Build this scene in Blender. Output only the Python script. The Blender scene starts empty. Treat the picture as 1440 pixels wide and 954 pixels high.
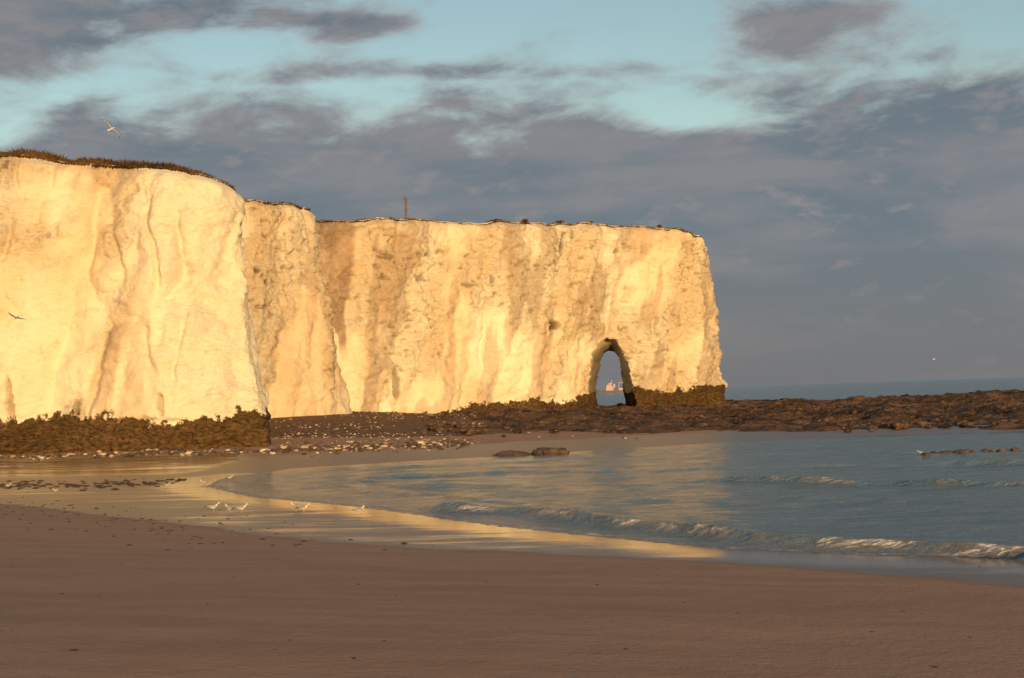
import bpy, math, random
import numpy as np
from mathutils import Matrix, Vector
random.seed(7); RNG=np.random.RandomState(11)
scene=bpy.context.scene
scene.view_settings.view_transform='Standard'
scene.view_settings.look='None'
scene.view_settings.exposure=0

# ------------------------------------------------------------------ noise
def _h(ix,iy,iz,seed=0):
    n=(ix.astype(np.int64)*374761393+iy.astype(np.int64)*668265263+iz.astype(np.int64)*2147483647+seed*974634777)&0xFFFFFFFF
    n=((n^(n>>13))*1274126177)&0xFFFFFFFF
    n=((n^(n>>16))*2246822519)&0xFFFFFFFF
    n=n^(n>>15)
    return (n&0xFFFFFF)/float(0xFFFFFF)
def vn(x,y,z=None,seed=0):
    x=np.asarray(x,float); y=np.asarray(y,float)
    flat=z is None
    z=np.zeros_like(x) if flat else np.asarray(z,float)
    fx,fy,fz=np.floor(x),np.floor(y),np.floor(z)
    u,v,w=x-fx,y-fy,z-fz
    u=u*u*(3-2*u); v=v*v*(3-2*v); w=w*w*(3-2*w)
    r=0
    for a in (0,1):
        for b in (0,1):
            for c in ((0,) if flat else (0,1)):
                wt=(u if a else 1-u)*(v if b else 1-v)*(1 if flat else (w if c else 1-w))
                r=r+wt*_h(fx+a,fy+b,fz+c,seed)
    return r*2-1
def fbm(x,y,z=None,o=4,seed=0,g=0.5):
    x=np.asarray(x,float); y=np.asarray(y,float)
    flat=z is None
    if not flat: z=np.asarray(z,float)
    r=0;a=1;s=0
    for i in range(o):
        r=r+a*vn(x,y,None if flat else z,seed+i*17); s+=a; a*=g
        x=x*2.03+11.3;y=y*2.03+5.1
        if not flat: z=z*2.03+3.7
    return r/s
def worley(x,y,seed=0):
    x=np.asarray(x,float);y=np.asarray(y,float)
    fx,fy=np.floor(x),np.floor(y)
    f1=np.full(x.shape,9.);f2=np.full(x.shape,9.);cid=np.zeros(x.shape)
    for a in (-1,0,1):
        for b in (-1,0,1):
            cx,cy=fx+a,fy+b; o=np.zeros_like(cx)
            px=cx+_h(cx,cy,o,seed); py=cy+_h(cx,cy,o+1,seed)
            d=np.hypot(px-x,py-y)
            r=_h(cx,cy,o+2,seed)
            n=d<f1
            f2=np.where(n,f1,np.minimum(f2,d)); cid=np.where(n,r,cid); f1=np.where(n,d,f1)
    return f1,f2,cid
def ss(a,b,x):
    t=np.clip((x-a)/(b-a),0,1); return t*t*(3-2*t)
def polydist(px,py,poly,closed=False):
    d=np.full(np.shape(px),1e9); par=np.zeros(np.shape(px)); side=np.zeros(np.shape(px))
    n=len(poly); acc=0
    for i in range(n if closed else n-1):
        x0,y0=poly[i];x1,y1=poly[(i+1)%n]
        dx,dy=x1-x0,y1-y0;L=math.hypot(dx,dy)
        t=np.clip(((px-x0)*dx+(py-y0)*dy)/(L*L),0,1)
        ex,ey=px-(x0+t*dx),py-(y0+t*dy)
        dd=np.hypot(ex,ey); m=dd<d
        d=np.where(m,dd,d); par=np.where(m,acc+t*L,par)
        side=np.where(m,np.sign(dx*ey-dy*ex),side); acc+=L
    return d,par,side
def inside(px,py,poly):
    r=np.zeros(np.shape(px),bool);n=len(poly);j=n-1
    for i in range(n):
        xi,yi=poly[i];xj,yj=poly[j]
        if yi!=yj:
            c=((yi>py)!=(yj>py))&(px<(xj-xi)*(py-yi)/(yj-yi)+xi)
            r=r^c
        j=i
    return r

# ------------------------------------------------------------------ site plan (metres; sea level z=0, viewer looks along +Y)
BAY=[(400,-300),(45,-20),(16,13),(8.9,25.1),(6.5,26.3),(3.8,28.4),(-0.5,34.6),(-4.8,42.4),(-9.1,48.5),(-12.2,55.6),(-12.6,62),(-10.7,68),
     (-5,71.5),(-0.9,73.5),(7,79),(14,83.5),(20.6,85),(30,84),(60,82),(400,70)]
WETLINE=[(-400,190),(-60,73),(-30,56),(-17,46.5),(-10,37.5),(-5,31),(0,27.2),(3.4,25.0),(7.6,20.6),(15,11),(42,-22),(400,-305)]
def ground_parts(x,y):
    d,_,_=polydist(x,y,BAY,True)
    ins=inside(x,y,BAY)
    d=np.where(ins,-d,d)
    t,_,side=polydist(x,y,WETLINE)
    t=np.where(side<0,t,-t)          # positive on the camera side
    return d,t
def ground_z(x,y,parts=None):
    x=np.asarray(x,float);y=np.asarray(y,float)
    d,t=parts if parts is not None else ground_parts(x,y)
    z=np.where(d<0,np.maximum(0.05*d,-1.5),0.012*np.minimum(d,90))
    tp=np.log1p(np.exp(np.clip(t*1.2,-30,30)))/1.2
    z=z+0.058*np.minimum(tp,45)*ss(-30,5,t+25)
    z=z+1.35*np.exp(-((x+19)/15)**2-((y-134)/22)**2)*ss(-14,8,y-100)
    z=z-ss(166,190,y)*3.0*ss(-15,25,x)
    z=z+0.035*fbm(x/7,y/7,o=3,seed=3)*ss(0,4,np.abs(d))+0.012*fbm(x/1.3,y/1.3,o=2,seed=5)*ss(0,3,d)
    wf=ss(1,8,d)*ss(-2,-9,t)*(y<110)
    z=z+wf*0.05*fbm(x/9,y/2.5,o=3,seed=8)
    return z

# ------------------------------------------------------------------ mesh helpers
def new_obj(name,verts,faces,mats,smooth=True,attrs=None,matidx=None):
    me=bpy.data.meshes.new(name)
    verts=np.asarray(verts,dtype=np.float64)
    if isinstance(faces,np.ndarray):
        me.vertices.add(len(verts)); me.vertices.foreach_set('co',verts.ravel())
        k=faces.shape[1]; nf=len(faces)
        me.loops.add(nf*k); me.loops.foreach_set('vertex_index',faces.astype(np.int32).ravel())
        me.polygons.add(nf); me.polygons.foreach_set('loop_start',np.arange(0,nf*k,k,dtype=np.int32))
        try: me.polygons.foreach_set('loop_total',np.full(nf,k,dtype=np.int32))
        except Exception: pass
    else:
        me.from_pydata([tuple(v) for v in verts],[],faces)
    me.update(calc_edges=True); me.validate()
    for m in (mats if isinstance(mats,(list,tuple)) else [mats]): me.materials.append(m)
    if matidx is not None and len(matidx)==len(me.polygons): me.polygons.foreach_set('material_index',np.asarray(matidx,dtype=np.int32))
    me.polygons.foreach_set('use_smooth',[smooth]*len(me.polygons))
    if attrs:
        for k,v in attrs.items():
            a=me.attributes.new(k,'FLOAT','POINT'); a.data.foreach_set('value',np.asarray(v,dtype=np.float32))
    ob=bpy.data.objects.new(name,me); scene.collection.objects.link(ob)
    return ob
def gridfaces(nr,nc):
    i=np.arange(nr-1)[:,None]*nc+np.arange(nc-1)[None,:]
    return np.stack([i,i+1,i+nc+1,i+nc],-1).reshape(-1,4)
def spaced(lo,a,b,hi,step,growth=1.25):
    c=list(np.arange(a,b+1e-6,step))
    s=step;x=b
    while x<hi:
        s*=growth;x+=s;c.append(min(x,hi))
    s=step;x=a
    while x>lo:
        s*=growth;x-=s;c.insert(0,max(x,lo))
    return np.array(c)

# ------------------------------------------------------------------ material helpers
class NT:
    def __init__(s,tree): s.t=tree;s.n=tree.nodes;s.l=tree.links
    def new(s,ty,**kw):
        n=s.n.new(ty)
        for k,v in kw.items(): setattr(n,k,v)
        return n
    def put(s,sock,v):
        if isinstance(v,bpy.types.NodeSocket): s.l.new(v,sock)
        elif v is not None: sock.default_value=v
    def M(s,op,a,b=None,c=None,clamp=False):
        n=s.new('ShaderNodeMath',operation=op,use_clamp=clamp)
        for i,v in enumerate((a,b,c)):
            if v is not None: s.put(n.inputs[i],v)
        return n.outputs[0]
    def ramp(s,x,lo,hi,a=0.,b=1.,smooth=True):
        n=s.new('ShaderNodeMapRange'); n.interpolation_type='SMOOTHSTEP' if smooth else 'LINEAR'
        s.put(n.inputs[0],x)
        for i,v in zip((1,2,3,4),(lo,hi,a,b)): s.put(n.inputs[i],v)
        return n.outputs[0]
    def mix(s,f,a,b,blend='MIX'):
        n=s.new('ShaderNodeMix',data_type='RGBA',blend_type=blend)
        s.put(n.inputs[0],f)
        for i,v in ((6,a),(7,b)):
            if isinstance(v,tuple) and len(v)==3: v=v+(1,)
            s.put(n.inputs[i],v)
        return n.outputs[2]
    def attr(s,name): return s.new('ShaderNodeAttribute',attribute_name=name).outputs['Fac']
    def pos(s): return s.new('ShaderNodeNewGeometry').outputs['Position']
    def scale(s,vec,sc):
        n=s.new('ShaderNodeVectorMath',operation='MULTIPLY'); s.put(n.inputs[0],vec); n.inputs[1].default_value=sc
        return n.outputs[0]
    def noise(s,vec,sc,det=4,rough=.55,dist=0):
        n=s.new('ShaderNodeTexNoise'); s.put(n.inputs['Vector'],vec)
        n.inputs['Scale'].default_value=sc;n.inputs['Detail'].default_value=det;n.inputs['Roughness'].default_value=rough;n.inputs['Distortion'].default_value=dist
        return n.outputs['Fac']
    def vor(s,vec,sc,feature='F1',out='Distance'):
        n=s.new('ShaderNodeTexVoronoi',feature=feature); s.put(n.inputs['Vector'],vec); n.inputs['Scale'].default_value=sc
        return n.outputs[out]
    def red(s,col):
        n=s.new('ShaderNodeSeparateColor'); s.put(n.inputs[0],col); return n.outputs
    def bump(s,h,strength,dist,normal=None):
        n=s.new('ShaderNodeBump'); n.inputs['Strength'].default_value=strength;n.inputs['Distance'].default_value=dist
        s.put(n.inputs['Height'],h)
        if normal is not None: s.put(n.inputs['Normal'],normal)
        return n.outputs[0]
def mat(name):
    m=bpy.data.materials.new(name); m.use_nodes=True
    nt=NT(m.node_tree); b=m.node_tree.nodes['Principled BSDF']
    return m,nt,b
def simple(name,col,rough=.6,var=.25,sc=8):
    m,nt,b=mat(name)
    n=nt.noise(nt.pos(),sc,2)
    c=nt.mix(nt.ramp(n,.3,.7),tuple(v*(1-var) for v in col),tuple(min(1,v*(1+var)) for v in col))
    nt.put(b.inputs['Base Color'],c); b.inputs['Roughness'].default_value=rough
    return m

# ------------------------------------------------------------------ materials
chalk,nt,b=mat('chalk')
p=nt.pos()
n2=nt.noise(p,1.3,5,.65)
n3=nt.noise(nt.scale(p,(1,1,2.4)),2.6,5,.75)
stain_shade=nt.attr('stain_shade'); tone=nt.attr('tone'); shd=nt.attr('shade'); alg=nt.attr('algae'); rgh=nt.attr('broken')
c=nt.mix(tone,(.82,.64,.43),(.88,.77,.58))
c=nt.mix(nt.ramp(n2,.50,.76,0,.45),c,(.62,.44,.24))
c=nt.mix(nt.M('MULTIPLY',nt.ramp(n3,.57,.70,0,.75),nt.ramp(rgh,0,1,.2,1)),c,(.36,.22,.11))
vcell=nt.red(nt.vor(nt.scale(p,(1,1,1.7)),1.9,'F1','Color'))
c=nt.mix(nt.M('MULTIPLY',nt.ramp(vcell[1],.55,1,0,.28),rgh),c,(.62,.44,.25))
c=nt.mix(nt.M('MULTIPLY',stain_shade,nt.ramp(n2,.3,.6,.65,1)),c,(.47,.31,.195))  # weathered patches, plus shading painted into the chalk colour
c=nt.mix(shd,c,(.07,.045,.03))  # painted shade: pits, hollows, notch wedge and the arch's left wall
am=nt.ramp(nt.M('ADD',alg,nt.M('MULTIPLY',nt.M('SUBTRACT',n2,.5),2.2)),.42,.60)
ac=nt.mix(nt.ramp(n3,.36,.64),(.034,.020,.011),(.18,.098,.040))
ac=nt.mix(nt.ramp(n2,.46,.6,0,.45),ac,(.080,.058,.018))
c=nt.mix(am,c,ac)
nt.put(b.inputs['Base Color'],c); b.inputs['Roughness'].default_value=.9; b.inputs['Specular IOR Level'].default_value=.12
h=nt.M('ADD',nt.M('MULTIPLY',n3,1.0),nt.M('MULTIPLY',nt.noise(p,7,3,.7),.25))
h=nt.M('ADD',h,nt.M('MULTIPLY',nt.M('MULTIPLY',vcell[0],.5),nt.ramp(rgh,0,1,.2,1)))
h=nt.M('MULTIPLY',h,nt.ramp(rgh,0,1,.55,1.1))
nt.put(b.inputs['Normal'],nt.bump(h,1.0,.30))

# beach
beachm,nt,b=mat('beach_sand')
p=nt.pos(); wet=nt.attr('wet'); shg=nt.attr('shingle'); pool=nt.attr('pool')
nB=nt.noise(p,1.4,4,.6); nC=nt.noise(p,40,2,.6)
nD=nt.noise(nt.scale(p,(.25,1.2,1)),.9,4,.6)
c=nt.mix(nt.ramp(nD,.3,.7),(.415,.232,.155),(.48,.275,.19))
c=nt.mix(nt.ramp(nB,.45,.75,0,.25),c,(.34,.19,.12))
c=nt.mix(nt.ramp(nC,.35,.75,0,.3),c,(.22,.125,.08))
wn=nt.M('ADD',wet,nt.M('MULTIPLY',nt.M('SUBTRACT',nD,.5),.55))
wm=nt.ramp(wn,.35,.65)
c=nt.mix(wm,c,(.19,.112,.066))
vt=nt.new('ShaderNodeTexVoronoi'); nt.put(vt.inputs['Vector'],p); vt.inputs['Scale'].default_value=4.0
vf=vt.outputs['Distance']; sepc=nt.red(vt.outputs['Color'])
sc=nt.mix(sepc[0],(.12,.068,.043),(.26,.15,.095))
sc=nt.mix(nt.M('MULTIPLY',nt.ramp(sepc[1],.94,.97),nt.ramp(vf,.2,.3,1,0)),sc,(.60,.50,.40))
sm=nt.ramp(nt.M('ADD',shg,nt.M('MULTIPLY',nt.M('SUBTRACT',nB,.5),.7)),.35,.6)
c=nt.mix(sm,c,sc)
nt.put(b.inputs['Base Color'],c)
wm2=nt.M('MULTIPLY',wm,nt.M('SUBTRACT',1,sm))
pm=nt.ramp(nt.M('ADD',pool,nt.M('MULTIPLY',nt.M('SUBTRACT',nD,.5),1.2)),.28,.78)
r=nt.ramp(wm2,0,1,.85,.40)
r=nt.M('SUBTRACT',r,nt.M('MULTIPLY',nt.M('MULTIPLY',pm,wm2),.26))
nt.put(b.inputs['Roughness'],r)
nt.put(b.inputs['Specular IOR Level'],nt.M('ADD',.08,nt.M('MULTIPLY',wm2,nt.ramp(pm,0,1,.22,.75))))
hb=nt.M('ADD',nt.M('MULTIPLY',nt.noise(p,9,4,.65),.4),nt.M('MULTIPLY',nB,.6))
hb=nt.M('MULTIPLY',hb,nt.M('SUBTRACT',1,nt.M('MULTIPLY',wm2,nt.ramp(pm,0,1,.6,.93))))
bn=nt.bump(hb,.6,.05)
bn=nt.bump(nt.M('MULTIPLY',nt.M('MULTIPLY',vf,-1),sm),1,.12,bn)
nt.put(b.inputs['Normal'],bn)

# reef rock
reefm,nt,b=mat('weedy_rock')
p=nt.pos()
n1=nt.noise(nt.scale(p,(.6,1,1)),.55,6,.72)
c=nt.mix(nt.ramp(n1,.36,.64),(.028,.015,.008),(.165,.086,.045))
n1b=nt.noise(p,3.0,4,.7)
c=nt.mix(nt.ramp(n1b,.56,.68,0,.75),c,(.38,.225,.125))
nt.put(b.inputs['Base Color'],c); b.inputs['Roughness'].default_value=.75; b.inputs['Specular IOR Level'].default_value=.25
nt.put(b.inputs['Normal'],nt.bump(n1b,1.0,.38))

# sea
seam,nt,b=mat('sea_water')
p=nt.pos(); foam=nt.attr('foam'); edge=nt.attr('shallow')
c=nt.mix(edge,(.125,.180,.235),(.18,.155,.15))
fn=nt.noise(nt.scale(p,(.7,1.5,1)),3.6,6,.78,.8)
fm=nt.M('ADD',foam,nt.M('MULTIPLY',nt.M('SUBTRACT',fn,.5),2.5))
fm=nt.M('MULTIPLY',nt.ramp(fm,.46,1.0),nt.ramp(foam,.02,.15))
c=nt.mix(fm,c,(.62,.57,.58))
nt.put(b.inputs['Base Color'],c)
nt.put(b.inputs['Roughness'],nt.ramp(fm,0,1,.14,.8)); b.inputs['IOR'].default_value=1.333
w1=nt.noise(nt.scale(p,(.5,1.0,1)),1.5,5,.70,.4)
w3=nt.noise(nt.scale(p,(.5,1.0,1)),.14,3,.6)
rip=nt.attr('ripple')
hh=nt.M('ADD',nt.M('MULTIPLY',w1,1.25),nt.M('MULTIPLY',w3,2.5))
hh=nt.M('MULTIPLY',hh,rip)
hh=nt.M('ADD',hh,nt.M('MULTIPLY',fm,.15))
nt.put(b.inputs['Normal'],nt.bump(hh,1.0,.48))

grassm,nt,b=mat('dry_grass')
p=nt.pos()
c=nt.mix(nt.ramp(nt.noise(p,.6,4,.7),.3,.7),(.035,.022,.010),(.15,.078,.030))
c=nt.mix(nt.ramp(nt.noise(p,3,2),.5,.7,0,.5),c,(.05,.040,.016))
nt.put(b.inputs['Base Color'],c); b.inputs['Roughness'].default_value=.95; b.inputs['Specular IOR Level'].default_value=.1
white=simple('white_feather',(.60,.55,.50),.7,.08)
greyf=simple('grey_feather',(.27,.26,.27),.7,.1)
darkf=simple('black_wingtip',(.05,.05,.05),.6,.1)
orange=simple('orange_bill',(.75,.35,.06),.5,.1)
weed=simple('seaweed',(.06,.03,.018),.7,.4,6)
chalkst=simple('chalk_stone',(.46,.36,.26),.85,.35,3)
drk=simple('dark_rock',(.085,.050,.032),.8,.5,2.5)
shipw=simple('ship_white',(.42,.28,.22),.6,.05,.2)
shipr=simple('ship_hull',(.13,.12,.14),.6,.1,.2)
wood=simple('weathered_wood',(.16,.10,.06),.8,.3,3)

# ------------------------------------------------------------------ beach (one sheet)
xs=spaced(-900,-45,50,900,.4,1.22); ys=spaced(-500,2,150,700,.4,1.22)
X,Y=np.meshgrid(xs,ys); X=X.ravel();Y=Y.ravel()
d,t=ground_parts(X,Y); Z=ground_z(X,Y,(d,t))
Z=np.where((Y>230),np.minimum(Z,-2.0),Z)
wet=ss(1.2,-2.5,t)*(1-ss(22,40,d)*(Y>70))
wet=np.where(Y>72,np.maximum(wet*ss(17,9,d+0.0),wet*ss(-13,-18,X)*ss(92,80,Y)),wet)
shg=ss(93,102,Y+0.35*X)*ss(.2,.5,Z)*ss(60,70,Y)
pool=.80*ss(3.6,.4,d)*ss(.3,-1.2,t)*ss(68,62,Y)
pool=np.maximum(pool,.74*ss(63,67,Y+.8*fbm(X/4,Y/4,o=2,seed=15))*ss(86,83,Y)*ss(-13.5,-16,X))
pool=np.maximum(pool,.45*ss(-.4,-1.6,t)*ss(-12,-8,X)*(Y<50))
pool=np.maximum(pool,.38*ss(-1,-4,t)*ss(60,54,Y))
new_obj('beach',np.stack([X,Y,Z],1),gridfaces(len(ys),len(xs)),beachm,True,{'wet':wet,'shingle':shg,'pool':pool})

# ------------------------------------------------------------------ sea (one sheet to the horizon)
xs=spaced(-9000,-14,34,9000,.16,1.18); ys=spaced(-9000,19,90,14000,.16,1.12)
X,Y=np.meshgrid(xs,ys); X=X.ravel();Y=Y.ravel()
d,_,_=polydist(X,Y,BAY,True); ins=inside(X,Y,BAY); dep=np.where(ins,d,-d)
Z=np.zeros_like(X); foam=np.zeros_like(X)
near=ss(140,90,Y)
calm=ss(.2,4,dep)
Z+=near*calm*(0.07*fbm(X/2.6,Y/1.1,o=4,seed=31)+.06*fbm(X/7,Y/2.4,o=2,seed=35))
waves=[([(-3.2,41.5),(-2.2,40.1),(.2,38.2),(2.1,34.8),(3.5,31.9),(4.8,29.8),(6.9,27.4),(8.8,25.6),(13,20)],.27,.26,1.3,.95),
       ([(5,49.3),(6.6,48.3),(9.5,46),(12.5,43.5),(14.6,42),(19,40)],.20,.25,1.3,.78),
       ([(-6,52),(-1,50),(4,46),(8,40.5),(11,36),(14,31)],.10,.45,1.2,.38),
       ([(-9,56),(-4,58),(1,58),(10,55),(20,52),(30,48)],.12,.45,1.3,.36),
       ([(-9,64),(0,66),(9,66),(20,63),(34,60)],.10,.5,1.2,.32),
       ([(2,37.3),(5,34.5),(8,31.5),(12,27)],.07,.4,.9,.34),
       ([(6,73),(16,72),(30,70),(50,66)],.08,.5,1.2,.25),
       ([(1,43.5),(5,40.5),(9,36.5),(13,31.5)],.06,.4,.9,.3),
       ([(-6.5,50),(-3,46.5),(0,42.5),(3,38.5)],.06,.3,.7,.66),
       ([(-9.5,54),(-6.5,52.5),(-3,50),(0,47)],.05,.3,.7,.66),
       ([(-11,59),(-8,57),(-4,55),(1,53)],.05,.3,.7,.56),
       ([(14,55),(22,50),(30,44)],.12,.4,1.1,.4)]
for poly,A,wf,wb,fo in waves:
    wob=.5*fbm(X/2.6,Y/2.6,o=4,seed=41)
    dd,par,side=polydist(X,Y,poly)
    L=sum(math.dist(poly[i],poly[i+1]) for i in range(len(poly)-1))
    s=-dd*side+wob     # + on shore side
    amp=A*(.72+.5*fbm(par/1.9,par*0+A*50,o=3,seed=43))*ss(0,2.5,par)*ss(L,L-2.5,par)
    amp=np.clip(amp,0,1)
    prof=np.where(s>0,np.exp(-(s/wf)**2),np.exp(-(s/wb)**2))*(np.abs(s)<6)
    Z+=amp*prof
    fl=.5+.5*ss(.3,.6,.5+.8*fbm(par/1.1,par*0+A*9,o=3,seed=47))
    ends=ss(0,1.8,par)*ss(L,L-1.2,par)
    foam=np.maximum(foam,fo*fl*ends*np.where(s>0,np.exp(-(s/(wf*2.0))**2),np.exp(-(s/.16)**2)))
    foam=np.maximum(foam,.42*fo*ends*np.where(s>0,np.exp(-(s/1.7)**2),0))
foam=np.maximum(foam,.85*np.exp(-((dep-.30-.4*fbm(X/1.2,Y/1.2,o=3,seed=55))/.30)**2)*(Y<66))
foam=np.maximum(foam,.46*np.exp(-((dep-1.6)/1.8)**2)*(Y<66)*(.6+.9*fbm(X/2,Y/2,o=3,seed=51)))
foam=np.maximum(foam,.25*np.exp(-((dep-.3)/.35)**2)*(Y>66)*(Y<95))
foam=np.maximum(foam,.30*ss(.0,.45,fbm(X/5,Y/1.4,o=4,seed=57))*ss(0,1,dep)*ss(72,50,Y))
foam=np.where(dep<0,0,foam)
rip=np.clip(.25+.75*ss(0,2.5,dep),0,1)
shal=np.exp(-np.maximum(dep,0)/.7)
Z-=.004
new_obj('sea',np.stack([X,Y,Z],1),gridfaces(len(ys),len(xs)),seam,True,{'foam':foam,'ripple':np.where(dep<0,1,rip),'shallow':np.where(dep<0,0,shal)})

# ------------------------------------------------------------------ chalk cliff
# (x, y, top z, batter, algae line z, ledge)
PATH=[(-150,70,20.6,5,2.6,1),(-60,88,20.6,5,2.6,1),(-33.5,91.5,20.6,5.2,2.6,1),(-26,91.5,20.1,6,2.6,1),(-19.5,91.2,19.5,6.5,2.5,1),(-15.8,92.2,18.3,5.8,2.6,1),
      (-16.8,97,18.3,4.6,2.6,.7),(-21,105,19.4,3,2.6,.2),(-25.5,113,20.5,3,2,0),(-26.8,121,21.2,3.0,1.2,0),(-23.5,123,21.5,3.4,1.2,0),(-19.5,126,21.3,3.4,1.2,0),(-15.4,129.6,21.1,3.4,1.2,0),
      (-15.6,133.5,21.2,2.6,1.2,0),(-18.9,139,21.6,2.0,1.2,0),(-14.9,141.8,21.6,2.6,1.4,0),(-8.2,145,21.7,3,1.6,0),(-4,148.5,21.8,3.0,2.2,.3),(0.6,151.5,21.9,3,2.2,.5),(5.5,155,22.1,3,2.5,.7),
      (11.6,159.6,22.3,2.6,3.2,.8),(17,162,22.1,2.2,3.1,.5),(22,164,21.6,2.0,3.1,.5),(24.6,167,21.2,1.9,3.1,.5),(24.4,173,21,2,3.5,.3),(20,176,21.4,2,3.5,.3),(11,173.5,21.8,1.5,3.5,.3),
      (0,171,21.8,1.5,3.5,.3),(-20,172,21.5,2,3.5,0),(-60,190,21,2,3,0),(-150,230,20.5,2,3,0)]
PA=np.array(PATH,float)
seg=np.hypot(np.diff(PA[:,0]),np.diff(PA[:,1])); cum=np.r_[0,np.cumsum(seg)]
dxp=np.gradient(PA[:,0],cum);dyp=np.gradient(PA[:,1],cum);lp=np.hypot(dxp,dyp)
LEAN=np.stack([-dyp/lp,dxp/lp],1)*PA[:,3:4]
LEAN[1:9]=[(0,5),(-.2,5.2),(-1.2,5.7),(-2.6,6.6),(-3.6,7.2),(-3.4,5.4),(-2.6,3.2),(-2.4,1.5)]
sv=[0.];
while sv[-1]<cum[-1]:
    s=sv[-1]; x=np.interp(s,cum,PA[:,0]); y=np.interp(s,cum,PA[:,1])
    k=.13
    if x<-38: k=.6
    if s>cum[24]: k=.5 if x>3 else 1.2
    sv.append(s+k)
S=np.array(sv[:-1])
fine=np.arange(0,cum[-1],.1)
def smooth_vals(vals,sig):
    v=np.interp(fine,cum,vals); n=int(sig*4/.1); k=np.exp(-.5*((np.arange(-n,n+1)*.1)/sig)**2);k/=k.sum()
    return np.convolve(np.pad(v,n,mode='edge'),k,'valid')
smooth_interp=lambda c,sig: smooth_vals(PA[:,c],sig)
fx=smooth_interp(0,.6);fy=smooth_interp(1,.6)
gx=smooth_interp(0,1.4);gy=smooth_interp(1,1.4)
tx=np.gradient(gx);ty=np.gradient(gy);tl=np.hypot(tx,ty);nx=ty/tl;ny=-tx/tl
col={k:np.interp(S,fine,smooth_interp(i,1.5)) for k,i in (('top',2),('alg',4),('led',5))}
LX=np.interp(S,fine,smooth_vals(LEAN[:,0],1.2));LY=np.interp(S,fine,smooth_vals(LEAN[:,1],1.2))
bx=np.interp(S,fine,fx);by=np.interp(S,fine,fy);NX=np.interp(S,fine,nx);NY=np.interp(S,fine,ny)
topn=col['top']+.35*fbm(S/3,S*0,o=4,seed=61)
NR=166
T=np.linspace(0,1,NR)
SS,TT=np.meshgrid(S,T); C=lambda a:np.broadcast_to(a,SS.shape)
z0=-1.2; H=C(topn)-z0; ZZ=z0+TT*H
xw=C(bx);yw=C(by)
nearhead=(yw<101)
corner=ss(-27,-21.5,xw)*nearhead                 # near headland's corner: its brightness is painted as a paler, plainer tone
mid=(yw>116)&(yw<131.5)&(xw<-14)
wx=SS+.5*fbm(SS/3,ZZ/3,o=2,seed=69)
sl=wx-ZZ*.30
disp=1.15*fbm(sl/7.5,ZZ/30,o=2,seed=71)+.80*fbm(sl/2.8,ZZ/12,o=3,seed=73)
tri_=np.abs(fbm(sl/5.0+.3,ZZ/26,o=2,seed=74)); disp+=1.2*(tri_-.2)
gw=wx-ZZ*.12+.8*fbm(SS/4,ZZ/4,o=3,seed=70)
butt=np.abs(fbm(gw/5.5,ZZ/14,o=2,seed=75)); disp-=.50*np.exp(-(butt/.05)**2)*ss(-.1,.3,fbm(SS/6,ZZ/5,o=2,seed=76))
disp+=.38*fbm(SS/3,ZZ/2.6,o=4,seed=77)+.19*fbm(SS/.8,ZZ/.5,o=3,seed=79)
rough=ss(-.18,.28,fbm(sl/5,ZZ/8,o=4,seed=81))*(1-.70*corner)
f1,f2,cid=worley(wx/1.7+.3*fbm(SS/1.5,ZZ/1.5,o=2),ZZ/1.05,seed=5)
disp+=rough*(.40*(cid-.5)-.22*np.exp(-((f2-f1)/.07)**2))
f1,f2,cid=worley(wx/.75,ZZ/.42,seed=9)
disp+=(.12+.88*rough)*(.24*(cid-.5)-.11*np.exp(-((f2-f1)/.09)**2))
f1,f2,cid=worley(wx/.4,ZZ/.27,seed=29)
disp+=(.2+.8*rough)*.10*(cid-.5)
disp+=.06*np.sin(ZZ*4.2+1.5*fbm(SS/5,ZZ/3,o=2,seed=83))*(.5+.5*fbm(SS/9,ZZ/2,o=2,seed=85))
stain_shade=np.zeros_like(disp);shade=np.zeros_like(disp)
pit=ss(.41,.58,fbm(SS/.75,ZZ/.45,o=3,seed=84))*ss(.2,.8,rough); disp-=.30*pit; shade=np.maximum(shade,.5*pit)  # pits also get their shade painted into the colour
rim=ss(.95,1.0,TT); disp*=(1-.3*rim)
ledn=C(col['led']); lz=C(col['alg'])-.30+.30*fbm(SS/4,SS*0,o=3,seed=87)
lm=ledn*ss(.25,-.15,ZZ-lz)
f1,f2,cid=worley(SS/2.3,ZZ/.75,seed=13)
disp=disp*(1-.5*lm)+lm*(.12+.45*(cid-.5)+.10*fbm(SS/.9,ZZ/.5,o=3,seed=89)-.25*np.exp(-((f2-f1)/.07)**2))
tt_=TT**1.15
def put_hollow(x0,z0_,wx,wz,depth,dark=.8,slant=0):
    global disp,shade
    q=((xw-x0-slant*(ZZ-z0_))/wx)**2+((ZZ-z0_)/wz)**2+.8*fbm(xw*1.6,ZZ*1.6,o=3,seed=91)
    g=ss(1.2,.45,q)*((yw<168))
    disp-=depth*g; shade=np.maximum(shade,dark*g)  # inner shade of the hollow is painted in, besides its depth
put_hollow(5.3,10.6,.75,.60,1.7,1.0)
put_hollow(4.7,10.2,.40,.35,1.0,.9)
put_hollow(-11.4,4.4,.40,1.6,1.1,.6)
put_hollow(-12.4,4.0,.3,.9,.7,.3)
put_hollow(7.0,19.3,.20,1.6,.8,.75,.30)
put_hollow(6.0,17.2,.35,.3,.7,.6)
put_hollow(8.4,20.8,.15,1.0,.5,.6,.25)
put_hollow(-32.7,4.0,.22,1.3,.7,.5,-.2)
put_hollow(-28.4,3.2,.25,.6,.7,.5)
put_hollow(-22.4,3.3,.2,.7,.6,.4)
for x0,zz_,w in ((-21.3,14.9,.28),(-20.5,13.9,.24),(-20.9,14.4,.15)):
    g=ss(1.2,.5,((xw-x0)/w)**2+((ZZ-zz_)/w)**2)*mid; disp-=.7*g; shade=np.maximum(shade,.8*g)
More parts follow.
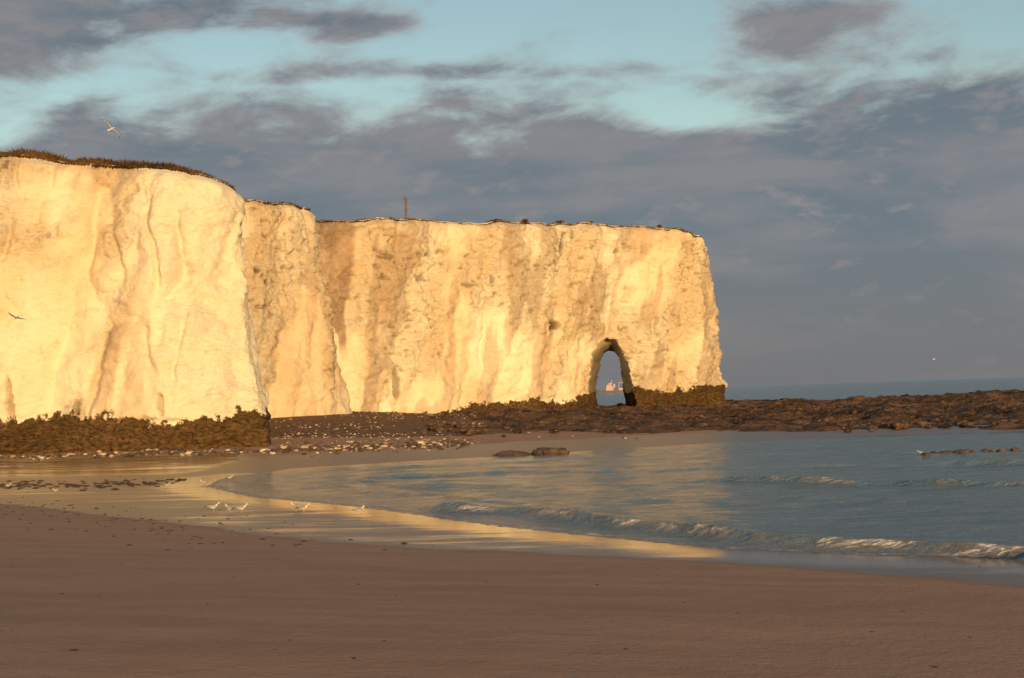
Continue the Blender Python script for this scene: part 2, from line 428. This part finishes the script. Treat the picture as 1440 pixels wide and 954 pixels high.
disp+=1.1*np.exp(-((xw-15.6-.10*(ZZ-6))/1.7)**2)*ss(17,7,ZZ)*(yw<169)
disp-=.9*np.exp(-((xw-10.4)/2.2)**2-((ZZ-9.5)/2.4)**2)*(yw<169)
stain_shade=np.maximum(stain_shade,.6*np.exp(-((xw-10.6)/1.6)**2-((ZZ-10.2)/1.0)**2)*(yw<169))
stain_shade=np.maximum(stain_shade,.5*ss(0,.35,fbm(SS/4.5,ZZ/1.5,o=4,seed=95))*ss(.84,.99,TT))
stain_shade=np.maximum(stain_shade,.58*ss(.09,.20,fbm(sl/2.6,ZZ/14,o=4,seed=97)))  # slanting shade zones painted as darker bands
stain_shade*=1-.85*corner
stain_shade=np.maximum(stain_shade,(.34+.25*fbm(SS/2,ZZ/6,o=3,seed=94))*mid)  # mid wall's duller shading is colour only; no shadow falls on it
wedge=ss(1.1,.75,np.abs(xw+16.2)/(.25+2.1*ss(8,21.5,ZZ)))*ss(6,10,ZZ)*(yw>134)*(yw<146)  # shadow beside the notch, painted as a dark wedge on the far wall
stain_shade=np.maximum(stain_shade,1.0*wedge); shade=np.maximum(shade,.15*wedge)
tone=np.maximum(ss(-.3,.3,fbm(sl/5,ZZ/9,o=4,seed=98)),corner)
algae=ss(.8,-.8,ZZ-C(col['alg'])-.7*fbm(SS/2.5,SS*0,o=4,seed=99))
PX=xw+C(NX)*(disp-.6*rim**2)+C(LX)*tt_; PY=yw+C(NY)*(disp-.6*rim**2)+C(LY)*tt_
V=np.stack([PX,PY,ZZ],-1).reshape(-1,3)
F=gridfaces(NR,len(S))
C0=(11.4,160.)
OUT=[(-2.6,-1.5),(-2.75,.9),(-3.0,2.3),(-3.1,3.6),(-2.75,5.6),(-2.35,7.4),(-1.75,8.6),(-.7,9.15),(.3,8.95),(1.0,8.0),(1.4,6.8),(1.75,5.5),(2.1,3.2),(2.35,.9),(2.45,-1.5)]
fc=V[F].mean(1)
dirx=.066
lat=(fc[:,0]-C0[0])-dirx*(fc[:,1]-C0[1])
jit=.30*fbm(fc[:,2]*1.1,fc[:,2]*0+(lat>0)*7,o=3,seed=100)
hole=inside(lat+jit,fc[:,2],OUT)&(fc[:,1]>154)&(fc[:,1]<180)
F=F[~hole]
Vl=[V];Fl=[F];off=len(V)
A_stain_shade=[stain_shade.ravel()];A_shade=[shade.ravel()];A_alg=[algae.ravel()];A_t=[tone.ravel()];A_r=[rough.ravel()]
op=[];
for i in range(len(OUT)-1):
    a,bb=OUT[i],OUT[i+1]; n=max(2,int(math.dist(a,bb)/.18))
    for k in range(n): op.append((a[0]+(bb[0]-a[0])*k/n,a[1]+(bb[1]-a[1])*k/n))
op.append(OUT[-1]); op=np.array(op)
vl=(V[:,0]-C0[0])-dirx*(V[:,1]-C0[1])
fr=(V[:,1]>154)&(V[:,1]<167)&(np.abs(vl)<5); bk=(V[:,1]>=168)&(V[:,1]<182)&(np.abs(vl)<6)
def nearestY(mask,l,z):
    vv=V[mask];q=(vl[mask]-l)**2+(vv[:,2]-z)**2; return vv[np.argmin(q),1]
cl=-.3
yf=np.array([nearestY(fr,l*1.08,z) for l,z in op]); yb=np.array([nearestY(bk,l,z) for l,z in op])
yf=np.convolve(np.pad(yf,2,mode='edge'),np.ones(5)/5,'valid')
NRG=60; tv=[];tc_=[]
rt=ss(-.2,.8,op[:,0])          # 1 on the right-hand jamb
for r in range(NRG):
    f=r/(NRG-1); F_=np.array(f)
    scL=1.12-.38*ss(0,.35,F_)+.14*ss(.7,1,F_)
    scR=1.12-.46*ss(0,.30,F_)+.16*ss(.5,1,F_)
    sc=scL*(1-rt)+scR*rt
    l=cl+(op[:,0]-cl)*sc; z=np.where(op[:,1]>0,op[:,1]*(1.04-.16*float(ss(0,.3,F_))),op[:,1])
    yy=(yf+.12)*(1-f)+(yb-.1)*f
    amp=.55*math.sin(math.pi*min(1,f))**.6
    n=(fbm(l*.7+z*.5,z*.7,yy*.5,o=4,seed=103)+.35*vn(z*2.2,l*2,yy*2,seed=3))*amp
    l=l+n*np.sign(l-cl)*-1; z=z+n*.5*(z>2)
    l=l+.20*fbm(z*.5,z*0+f*2,o=2,seed=8)*ss(0,.2,F_)
    xx=C0[0]+l+dirx*(yy-C0[1])
    tv.append(np.stack([xx,yy,z],1)); tc_.append((.05+.75*ss(.04,.24,F_))*(1-rt))  # left wall's shade painted dark, since the sun would light it
tv=np.array(tv); nT=len(op)
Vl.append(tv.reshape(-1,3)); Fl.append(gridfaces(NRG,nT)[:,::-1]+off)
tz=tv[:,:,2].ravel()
A_stain_shade.append(np.full(len(tz),.1));A_shade.append(np.array(tc_).ravel());A_alg.append(ss(1.0,-.9,tz-3.0));A_t.append(np.full(len(tz),.8));A_r.append(np.full(len(tz),.4))
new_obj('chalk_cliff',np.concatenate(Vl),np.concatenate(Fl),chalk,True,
    {'stain_shade':np.concatenate(A_stain_shade),'shade':np.concatenate(A_shade),'algae':np.concatenate(A_alg),'tone':np.concatenate(A_t),'broken':np.concatenate(A_r)})
from mathutils.geometry import tessellate_polygon
rimP=np.stack([PX[-1],PY[-1],ZZ[-1]],1)
capv=[Vector(v) for v in rimP[::3]]
tri=tessellate_polygon([capv])
new_obj('clifftop_ground',np.array([tuple(v-Vector((0,0,.02))) for v in capv]),[tuple(t_) for t_ in tri],grassm,False)
vis=(S<cum[25])&(rimP[:,0]>-60)
idx=np.where(vis)[0][::2]
rp=rimP[idx].copy(); rs=S[idx]
rn=np.stack([NX[idx],NY[idx]],1)
leftw=ss(-17,-26,rp[:,0])*ss(104,98,rp[:,1])
turfh=.16+.12*fbm(rs/2,rs*0,o=3,seed=111)+leftw*(.36+.20*fbm(rs/5,rs*0,o=2,seed=113))
nk=9; mv=[];
for k in range(nk):
    a=k/(nk-1); inward=-.22+a*2.0
    lift=np.sin(min(a*2.2,1)*math.pi/2)*turfh
    zz=rp[:,2]-.16+lift+.12*fbm(rs/.8,rs*0+a*5,o=3,seed=115)-(.5 if k==nk-1 else 0)
    mv.append(np.stack([rp[:,0]-rn[:,0]*inward,rp[:,1]-rn[:,1]*inward,zz],1))
mv=np.array(mv)
GV=[mv.reshape(-1,3)];GF=[tuple(f) for f in gridfaces(nk,len(idx))]
base=len(GV[0]); bl=[]
nb=26000
ii=RNG.randint(0,len(idx),nb); aa=RNG.rand(nb)**1.3
thick=vn(rs/1.7,rs*0+3.,seed=5)
for q in range(nb):
    k=int(aa[q]*(nk*.75)); o=mv[k,ii[q]]
    hgt=(.05+.17*RNG.rand())*(1+.5*leftw[ii[q]])*(1.15 if thick[ii[q]]>-.1 else .55)
    th=RNG.rand()*6.28; w=.035+.03*RNG.rand(); le=RNG.randn(2)*.7*hgt
    dx,dy=math.cos(th)*w,math.sin(th)*w
    bl+= [(o[0]-dx,o[1]-dy,o[2]-.08),(o[0]+dx,o[1]+dy,o[2]-.08),(o[0]+le[0],o[1]+le[1],o[2]+hgt*.85)]
    GF.append((base,base+1,base+2)); base+=3
GV.append(np.array(bl))
new_obj('clifftop_grass',np.concatenate(GV),GF,grassm,False)

# ------------------------------------------------------------------ rocky reef
xs=np.r_[np.arange(-10,46,.26),np.arange(46,130,.8)]; ys=np.arange(82,186,.30)
X,Y=np.meshgrid(xs,ys);sh=X.shape; X=X.ravel();Y=Y.ravel()
g=ground_z(X,Y)
edge=Y-(103-.58*np.clip(X,-10,34))+8*fbm(X/8,Y/8,o=4,seed=121)
rm=ss(0,7,edge)*ss(-6,4,X+.12*(Y-110)+4*fbm(X/6,Y/6,o=2,seed=123))*ss(182,170,Y)
f1,f2,cid=worley(X/3.4+.5*fbm(X,Y,o=2),Y/3.6,seed=21); f3,f4,cid2=worley(X/1.1,Y/1.0,seed=23)
hh=.18+.42*(cid-.35)+.28*(cid2-.5)+.60*fbm(X/7,Y/4,o=4,seed=125)+.36*fbm(X/1.1,Y/1.1,o=3,seed=127)-.2*np.exp(-((f2-f1)/.12)**2)
hh=np.clip(hh,-.1,.95)*(.5+.5*ss(0,18,edge))
Z=g+rm*np.maximum(hh,-.05)-(1-rm)*.25
new_obj('rocky_reef',np.stack([X,Y,Z],1),gridfaces(*sh),reefm,True)

# ------------------------------------------------------------------ stones
def icos(sub,n,seed,flat=.6,amp=.28):
    import bmesh
    out=[]
    for i in range(n):
        bm=bmesh.new(); bmesh.ops.create_icosphere(bm,subdivisions=sub,radius=1)
        v=np.array([tuple(x.co) for x in bm.verts]); f=np.array([[x.index for x in fa.verts] for fa in bm.faces]); bm.free()
        k=1+amp*fbm(v[:,0]*1.3+i*7,v[:,1]*1.3,v[:,2]*1.3,o=3,seed=seed+i)+amp*.6*np.round(vn(v[:,0]*1.1+i*3,v[:,1]*1.1,v[:,2]*1.1,seed=seed+50+i)*2)/2
        v=v*k[:,None]; v[:,2]*=flat
        out.append((v,f))
    return out
def scatter(name,pts,sizes,mats,temps,sink=.25,stretch=(1,1),mi=None,smooth=False):
    vs=[];fs=[];mm=[];off=0
    zz=ground_z(pts[:,0],pts[:,1]) if pts.shape[1]==2 else pts[:,2]
    for i,(pt,s,zg) in enumerate(zip(pts,sizes,zz)):
        v,f=temps[i%len(temps)]
        a=RNG.rand()*6.28; ca,sa=math.cos(a),math.sin(a)
        v2=v*np.array([s*(1+.5*RNG.rand()*stretch[0]),s,s*(.7+.5*RNG.rand())])
        x=v2[:,0]*ca-v2[:,1]*sa+pt[0]; y=v2[:,0]*sa+v2[:,1]*ca+pt[1]
        vs.append(np.stack([x,y,v2[:,2]+zg+s*sink],1)); fs.append(f+off); off+=len(v)
        if mi is not None: mm+= [int(mi[i])]*len(f)
    return new_obj(name,np.concatenate(vs),np.concatenate(fs),mats,smooth,matidx=mm if mi is not None else None)
small=icos(1,6,200); med=icos(2,6,220,.6,.35); big=icos(4,3,240,.5,.5)
P=[];
while len(P)<1000:
    x,y=RNG.uniform(-24,12),RNG.uniform(88,140)
    if x<-16 and y<100: continue
    if x>-2 and RNG.rand()>.15: continue
    if RNG.rand()<.25+.9*vn(np.array([x/4]),np.array([y/3]),seed=9)[0]: P.append((x,y))
P=np.array(P); scatter('chalk_pebbles',P,RNG.uniform(.03,.09,len(P)),[chalkst,drk],small,mi=RNG.rand(len(P))<.45)
x=RNG.uniform(-42,-8,900); y=86.8+RNG.randn(900)*1.7-.04*(x+20); P=np.stack([x,y],1)
x2=RNG.uniform(-15,-3,320); y2=88+RNG.randn(320)*3; P=np.concatenate([P,np.stack([x2,y2],1)])
scatter('cliff_foot_rubble',P,RNG.uniform(.04,.17,len(P))*RNG.choice([.6,1,1.6],len(P),p=[.55,.37,.08]),[chalkst,drk],med,mi=RNG.rand(len(P))<.74)
P=[]
while len(P)<800:
    x,y=RNG.uniform(-8,50),RNG.uniform(84,160)
    if y>103-.6*x-9+RNG.rand()*8 and RNG.rand()<.4+.8*vn(np.array([x/5]),np.array([y/4]),seed=19)[0]: P.append((x,y))
P=np.array(P); o=scatter('reef_boulders',P,RNG.uniform(.07,.30,len(P))*RNG.choice([.6,1,1.5],len(P)),[drk,reefm],med,sink=.5,mi=RNG.rand(len(P))<.6)
def rock(name,x,y,sx,sy,sz,i):
    v,f=big[i]; v=v.copy()
    v=v+.12*fbm(v[:,0]*3,v[:,1]*3,v[:,2]*3,o=4,seed=260)[:,None]*v
    z=float(ground_z(np.array([x]),np.array([y]))[0])
    v=v*np.array([sx,sy,sz*2])+np.array([x,y,max(z,0)+.02])
    new_obj(name,v,f,[drk],False)
rock('beach_rock',1.9,73.6,.92,.6,.36,0); rock('beach_rock',-.4,74.2,.85,.5,.22,1)
P=np.array([(17.6+i*.4+RNG.randn()*.3,61.5+RNG.randn()*.6,0) for i in range(24)])
scatter('tidal_rocks',P,RNG.uniform(.08,.22,24),[drk],med,sink=.05)

# seaweed wrack
P=[]
WL=np.array(WETLINE[1:8])
while len(P)<420:
    i=RNG.randint(0,len(WL)-1); f=RNG.rand(); q=WL[i]*(1-f)+WL[i+1]*f
    x,y=q[0]+RNG.randn()*1.2,q[1]+RNG.randn()*1.8-.3
    if x<-1.5 and RNG.rand()<ss(-2,-12,np.array(x))+.2: P.append((x,y))
for _ in range(110): P.append((RNG.uniform(-14,12),RNG.uniform(8,26)))
for _ in range(500):
    P.append((RNG.uniform(-32,-14)+0,58.5+RNG.randn()*1.6))
P=np.array(P)
sz=RNG.uniform(.012,.055,len(P)); sz[-500:]=RNG.uniform(.04,.12,500)
dd_=np.hypot(P[:,0],P[:,1]); sz=np.where(dd_<28,sz*.45,sz)
P=np.concatenate([P,np.array([(-1.95*1.0,9.6),(1.75,9.3),(-4.05,12.9)])]);sz=np.r_[sz,.040,.024,.03]
scatter('seaweed_wrack',P,sz,[weed],icos(2,5,300,.35,.6),sink=.1)

# ------------------------------------------------------------------ seagulls
def loft(rings,n=10):
    vs=[];fs=[]
    for (x,zc,ry,rz) in rings:
        for k in range(n):
            a=2*math.pi*k/n; vs.append((x,math.cos(a)*ry,zc+math.sin(a)*rz))
    for r in range(len(rings)-1):
        for k in range(n):
            fs.append((r*n+k,r*n+(k+1)%n,(r+1)*n+(k+1)%n,(r+1)*n+k))
    fs.append(tuple(range(n))[::-1]); fs.append(tuple((len(rings)-1)*n+k for k in range(n)))
    return vs,fs
def gull_standing(x,y,yaw,s=1.0,crouch=0):
    V=[];F=[];MI=[]
    def add(v,f,m):
        o=len(V); V.extend(v); F.extend([tuple(i+o for i in q) for q in f]); MI.extend([m]*len(f))
    L=.11-crouch
    zb=L+.065
    body=[(-.235,zb+.012,.012,.004),(-.17,zb+.006,.030,.012),(-.11,zb,.050,.036),(-.04,zb-.004,.066,.060),(.03,zb,.068,.066),(.09,zb+.022,.054,.056),(.125,zb+.055,.038,.040),
          (.143,zb+.088,.031,.030),(.158,zb+.112,.033,.031),(.185,zb+.118,.030,.027),(.207,zb+.113,.016,.016)]
    add(*loft(body),0)
    add(*loft([(.203,zb+.112,.010,.010),(.232,zb+.109,.007,.008),(.250,zb+.100,.002,.003)],6),3)
    for sgn in (-1,1):
        v,f=loft([(-.30,zb+.022,.004,.004),(-.22,zb+.022,.010,.014)],8); add([(a,b+sgn*.018,c) for a,b,c in v],f,2)
        v,f=loft([(-.225,zb+.022,.012,.014),(-.13,zb+.022,.018,.032),(-.03,zb+.022,.022,.042),(.05,zb+.020,.018,.036),(.085,zb+.02,.006,.012)],8)
        add([(a,b+sgn*(.052 if a>-.2 else .03),c) for a,b,c in v],f,1)
        v,f=loft([(0,0,.005,.005),(1,0,.005,.005)],6)
        add([(.0+b_,c_+sgn*.028,L*1.02*(a_)+.002) for a_,b_,c_ in v],f,3)
        add([(.0,sgn*.028,.004),(.045,sgn*.028-.02,.003),(.052,sgn*.028,.003),(.045,sgn*.028+.02,.003),(-.012,sgn*.028,.003)],[(0,1,2),(0,2,3),(4,1,0),(4,0,3)],3)
        add([(.185+.005*math.cos(a),sgn*.0305,zb+.122+.005*math.sin(a)) for a in (0,1.57,3.14,4.71)],[(0,1,2,3)],2)
    V=np.array(V)*s
    ob=new_obj('seagull',V,F,[white,greyf,darkf,orange],True,matidx=MI)
    ob.location=(x,y,float(max(ground_z(np.array([x]),np.array([y]))[0],-.0))); ob.rotation_euler=(0,0,yaw)
    return ob
def gull_flying(x,y,z,rot,s=1.0,lift=.35,grey=False):
    V=[];F=[];MI=[]
    def add(v,f,m):
        o=len(V); V.extend(v); F.extend([tuple(i+o for i in q) for q in f]); MI.extend([m]*len(f))
    add(*loft([(-.27,.0,.055,.004),(-.20,0,.035,.012),(-.11,0,.042,.034),(0,-.004,.056,.052),(.08,0,.05,.048),(.13,.008,.034,.034),(.165,.014,.032,.030),(.195,.012,.018,.018)]),1 if grey else 0)
    add(*loft([(.19,.011,.010,.010),(.235,.004,.002,.003)],6),3)
    for sg in (-1,1):
        secs=[(.03,.02,.09,.11,.0),(.18,.05,.10,.09,lift*.14),(.33,.065,.095,.05,lift*.22),(.48,.02,.075,.02,lift*.22),(.60,-.05,.05,-.05,lift*.17),(.68,-.12,.012,-.12,lift*.12)]
        v=[];
        for (yy,xc,ch,_,zz) in secs:
            for (cx,cz) in ((1,0),(.3,.012),(-1,0),(.3,-.006)):
                v.append((xc+cx*ch*.8,sg*yy,zz+.02+cz))
        f=[];m=[]
        for r in range(len(secs)-1):
            for k in range(4):
                f.append((r*4+k,r*4+(k+1)%4,(r+1)*4+(k+1)%4,(r+1)*4+k)); m.append(2 if r>=4 else (1 if (k in(0,1) or grey) else 0))
        o=len(V);V.extend(v);F.extend([tuple(i+o for i in q) for q in f]);MI.extend(m)
    ob=new_obj('seagull',np.array(V)*s,F,[white,greyf,darkf,orange],True,matidx=MI)
    ob.location=(x,y,z); ob.rotation_euler=rot
gulls=[(-8.8,41.3,.2),(-8.25,40.9,2.8),(-7.85,40.6,.3),(-6.35,41.0,3.3),(-6.05,40.4,.1),(-4.35,39.2,.15),
       (-20.5,57.5,.5),(-17.3,53.5,3.0),(-13.6,55.5,.1),(-12.4,56.5,2.9),(-11.9,59.2,.4)]
for k,(gx_,gy_,ya) in enumerate(gulls): gull_standing(gx_,gy_,ya+RNG.randn()*.25,(.84 if k<6 else .60)+.08*RNG.rand(),crouch=.03*RNG.rand())
gull_flying(-16.7,60,15.0,(math.radians(52),math.radians(-25),math.radians(55)),.85,.3)
gull_flying(-20.9,60,7.1,(math.radians(20),math.radians(25),math.radians(150)),.65,.5,True)
gull_flying(29.0,98,4.6,(math.radians(10),0,math.radians(170)),.55,.7)
gull_standing(17.4,61.4,2.9,.6)

# ------------------------------------------------------------------ post, ship
def box(cx,cy,cz,sx,sy,sz,taper=1.0):
    v=[(cx+a*sx/2*(taper if c>0 else 1),cy+b_*sy/2*(taper if c>0 else 1),cz+c*sz/2) for c in(-1,1) for a,b_ in((-1,-1),(1,-1),(1,1),(-1,1))]
    return v,[(3,2,1,0),(4,5,6,7),(0,1,5,4),(1,2,6,5),(2,3,7,6),(3,0,4,7)]
def joinparts(name,parts,mats,loc=(0,0,0),rot=0):
    V=[];F=[];MI=[]
    for (v,f),m in parts:
        o=len(V);V.extend(v);F.extend([tuple(i+o for i in q) for q in f]);MI.extend([m]*len(f))
    ob=new_obj(name,np.array(V),F,mats,False,matidx=MI); ob.location=loc; ob.rotation_euler=(0,0,rot); return ob
v,f=loft([(0,0,.14,.14),(1.6,0,.13,.13),(3.9,0,.11,.11),(3.98,0,.08,.08)],12)
v=[(c_,b_,a_) for a_,b_,c_ in v]
v2,f2_=loft([(0,0,.18,.18),(.18,0,.18,.18)],12); v2=[(c_,b_,a_+3.65) for a_,b_,c_ in v2]
joinparts('wooden_post',[((v,f),0),((v2,f2_),0)],[wood],(-11.2,156,21.3))
hull=[];
sec=[(-19,3.2,3.0),(-16,4.6,2.8),(0,4.8,2.6),(11,4.4,3.0),(17,2.0,4.0),(20,.2,4.6)]
for x,w,hg in sec: hull+= [(x,-w*.75,-.5),(x,-w,hg),(x,w,hg),(x,w*.75,-.5)]
hf=[]
for r in range(len(sec)-1):
    for k in range(4): hf.append((r*4+k,r*4+(k+1)%4,(r+1)*4+(k+1)%4,(r+1)*4+k))
hf+=[(0,1,2,3)]
joinparts('cargo_ship',[((hull,hf),1),(box(6,0,5.2,8,7,4.2),0),(box(6.5,0,8.2,5.5,6,2.2),0),(box(5.5,0,10.2,3,4,1.6),0),(box(3.6,0,12.3,.9,.9,4.5,.4),0),(box(-9,0,4.2,11,6,2.2),0),
    (box(-4,0,7.5,.8,.8,9,.4),0),(box(-8,0,11,8.5,.5,.5),0),(box(1.0,0,8,2,2,3.6),0),(box(-15,0,6,.5,.5,5,.4),0)],[shipw,shipr],(107,1500,0),math.pi)
bv=[];bf=[];off=0
for (bx_,by_,bz_,r_) in ((5.9,161,22.2,.42),(1.9,156,21.95,.28),(9.5,163,22.3,.22),(17.8,167,22.1,.22)):
    for k in range(420):
        dvec=RNG.randn(3); dvec/=np.linalg.norm(dvec); rr=r_*(.45+.6*RNG.rand())
        c_=np.array([bx_,by_,bz_+.2])+dvec*np.array([rr*1.3,rr,rr*.7]); u_=RNG.randn(3)*.07; w_=RNG.randn(3)*.07
        bv+= [c_,c_+u_,c_+w_]; bf.append((off,off+1,off+2)); off+=3
new_obj('clifftop_scrub',np.array(bv),bf,[grassm],False)

# ------------------------------------------------------------------ light
AZ=math.radians(-15); EL=math.radians(8)   # sun low behind the viewer
sd=Vector((-math.sin(AZ)*math.cos(EL),-math.cos(AZ)*math.cos(EL),math.sin(EL)))
su=bpy.data.lights.new('sun','SUN'); su.energy=5.0; su.angle=math.radians(.53); su.color=(1.0,.64,.265)
so=bpy.data.objects.new('sun',su); scene.collection.objects.link(so); so.rotation_euler=sd.to_track_quat('Z','Y').to_euler()

w=bpy.data.worlds.new('World'); scene.world=w; w.use_nodes=True
nt=NT(w.node_tree); w.node_tree.nodes.clear()
sky=nt.new('ShaderNodeTexSky',sky_type='NISHITA'); sky.sun_disc=False; sky.sun_elevation=EL; sky.sun_rotation=math.pi+AZ
sky.air_density=1.0; sky.dust_density=.8; sky.ozone_density=1.2
bgs=nt.new('ShaderNodeBackground'); bgs.inputs[1].default_value=.15
skyc=nt.mix(1.0,sky.outputs[0],(1.06,1.05,.93),'MULTIPLY'); nt.put(bgs.inputs[0],skyc)
tc=nt.new('ShaderNodeTexCoord').outputs['Generated']
sp=nt.new('ShaderNodeSeparateXYZ'); nt.put(sp.inputs[0],tc); x,y,z=sp.outputs
r=nt.M('MAXIMUM',nt.M('SQRT',nt.M('ADD',nt.M('MULTIPLY',x,x),nt.M('MULTIPLY',y,y))),.001)
e=nt.M('DIVIDE',z,r); a=nt.M('ARCTAN2',x,y)
cv=nt.new('ShaderNodeCombineXYZ'); nt.put(cv.inputs[0],nt.M('MULTIPLY',a,13.0)); nt.put(cv.inputs[1],nt.M('MULTIPLY',nt.M('ADD',e,nt.M('MULTIPLY',a,-.05)),32.0)); nt.put(cv.inputs[2],nt.M('MULTIPLY',a,1.5))
n1=nt.noise(cv.outputs[0],1.0,8,.60,.25)
cv2=nt.new('ShaderNodeCombineXYZ'); nt.put(cv2.inputs[0],nt.M('ADD',nt.M('MULTIPLY',a,6.0),20)); nt.put(cv2.inputs[1],nt.M('MULTIPLY',e,24.0))
n2=nt.noise(cv2.outputs[0],1.0,5,.55,.2)
def blob(a0,e0,sa,se,k=1.0,sl=0.0):
    da=nt.M('SUBTRACT',a,a0)
    u=nt.M('DIVIDE',da,sa); v=nt.M('DIVIDE',nt.M('SUBTRACT',nt.M('SUBTRACT',e,e0),nt.M('MULTIPLY',da,sl)),se)
    q=nt.M('ADD',nt.M('MULTIPLY',u,u),nt.M('MULTIPLY',v,v))
    return nt.M('MULTIPLY',nt.M('EXPONENT',nt.M('MULTIPLY',q,-1)),k)
bank=nt.M('DIVIDE',nt.M('SUBTRACT',.213,e),.020)
bank=nt.M('SUBTRACT',bank,blob(-.37,.198,.05,.03,4.0))
bank=nt.M('SUBTRACT',bank,blob(.14,.188,.06,.013,2.6,-.15))
bank=nt.M('SUBTRACT',bank,nt.ramp(nt.M('ABSOLUTE',a),1.0,1.9,0,8))  # bank opened on the unseen sun side so warm sky brightens the sand
bank=nt.M('MINIMUM',nt.M('MAXIMUM',bank,-1.7),3.4)
bl=None
for args in ((-.27,.275,.17,.035,3.0,.10),(-.37,.235,.07,.03,2.6),(-.095,.264,.045,.012,2.8),(-.07,.232,.085,.009,2.2),(.20,.250,.085,.033,2.5),(.32,.215,.07,.014,1.9),(-.16,.225,.06,.008,1.6),(.05,.225,.08,.008,1.5)):
    q=blob(*args); bl=q if bl is None else nt.M('ADD',bl,q)
Fd=nt.M('MAXIMUM',bank,nt.M('SUBTRACT',bl,1.5))
Fd=nt.M('ADD',Fd,nt.M('MULTIPLY',nt.M('SUBTRACT',n1,.5),6.3))
mask=nt.ramp(Fd,-1.2,1.4)
n3=nt.noise(cv.outputs[0],2.0,6,.6,.3)
cc=nt.mix(nt.ramp(n2,.38,.62),(.145,.182,.220),(.228,.228,.250))
cc=nt.mix(nt.ramp(Fd,1.5,-.5,0,.65),cc,(.46,.43,.41))
cc=nt.mix(nt.ramp(nt.M('ADD',n3,nt.ramp(e,.08,.22,-.10,.01)),.47,.68,0,.55),cc,(.41,.325,.31))
cc=nt.mix(nt.M('MULTIPLY',nt.ramp(n3,.42,.65,0,.4),nt.ramp(e,.05,.2)),cc,(.15,.185,.22))
cc=nt.mix(nt.ramp(e,.13,.0,0,.8),cc,(.178,.176,.188))
bgc=nt.new('ShaderNodeBackground'); nt.put(bgc.inputs[0],cc); bgc.inputs[1].default_value=1.0
mx=nt.new('ShaderNodeMixShader'); nt.put(mx.inputs[0],nt.M('MULTIPLY',mask,.97)); nt.l.new(bgs.outputs[0],mx.inputs[1]); nt.l.new(bgc.outputs[0],mx.inputs[2])
wo=nt.new('ShaderNodeOutputWorld'); nt.l.new(mx.outputs[0],wo.inputs[0])

# ------------------------------------------------------------------ camera
cam=bpy.data.cameras.new('camera'); cam.lens=50; cam.sensor_width=36; cam.clip_end=30000; cam.clip_start=.1
co=bpy.data.objects.new('camera',cam); scene.collection.objects.link(co); scene.camera=co
M_=Matrix.Rotation(math.radians(90+2.2),4,'X')@Matrix.Rotation(math.radians(-1.91),4,'Z')
M_.translation=Vector((0,0,3.2)); co.matrix_world=M_
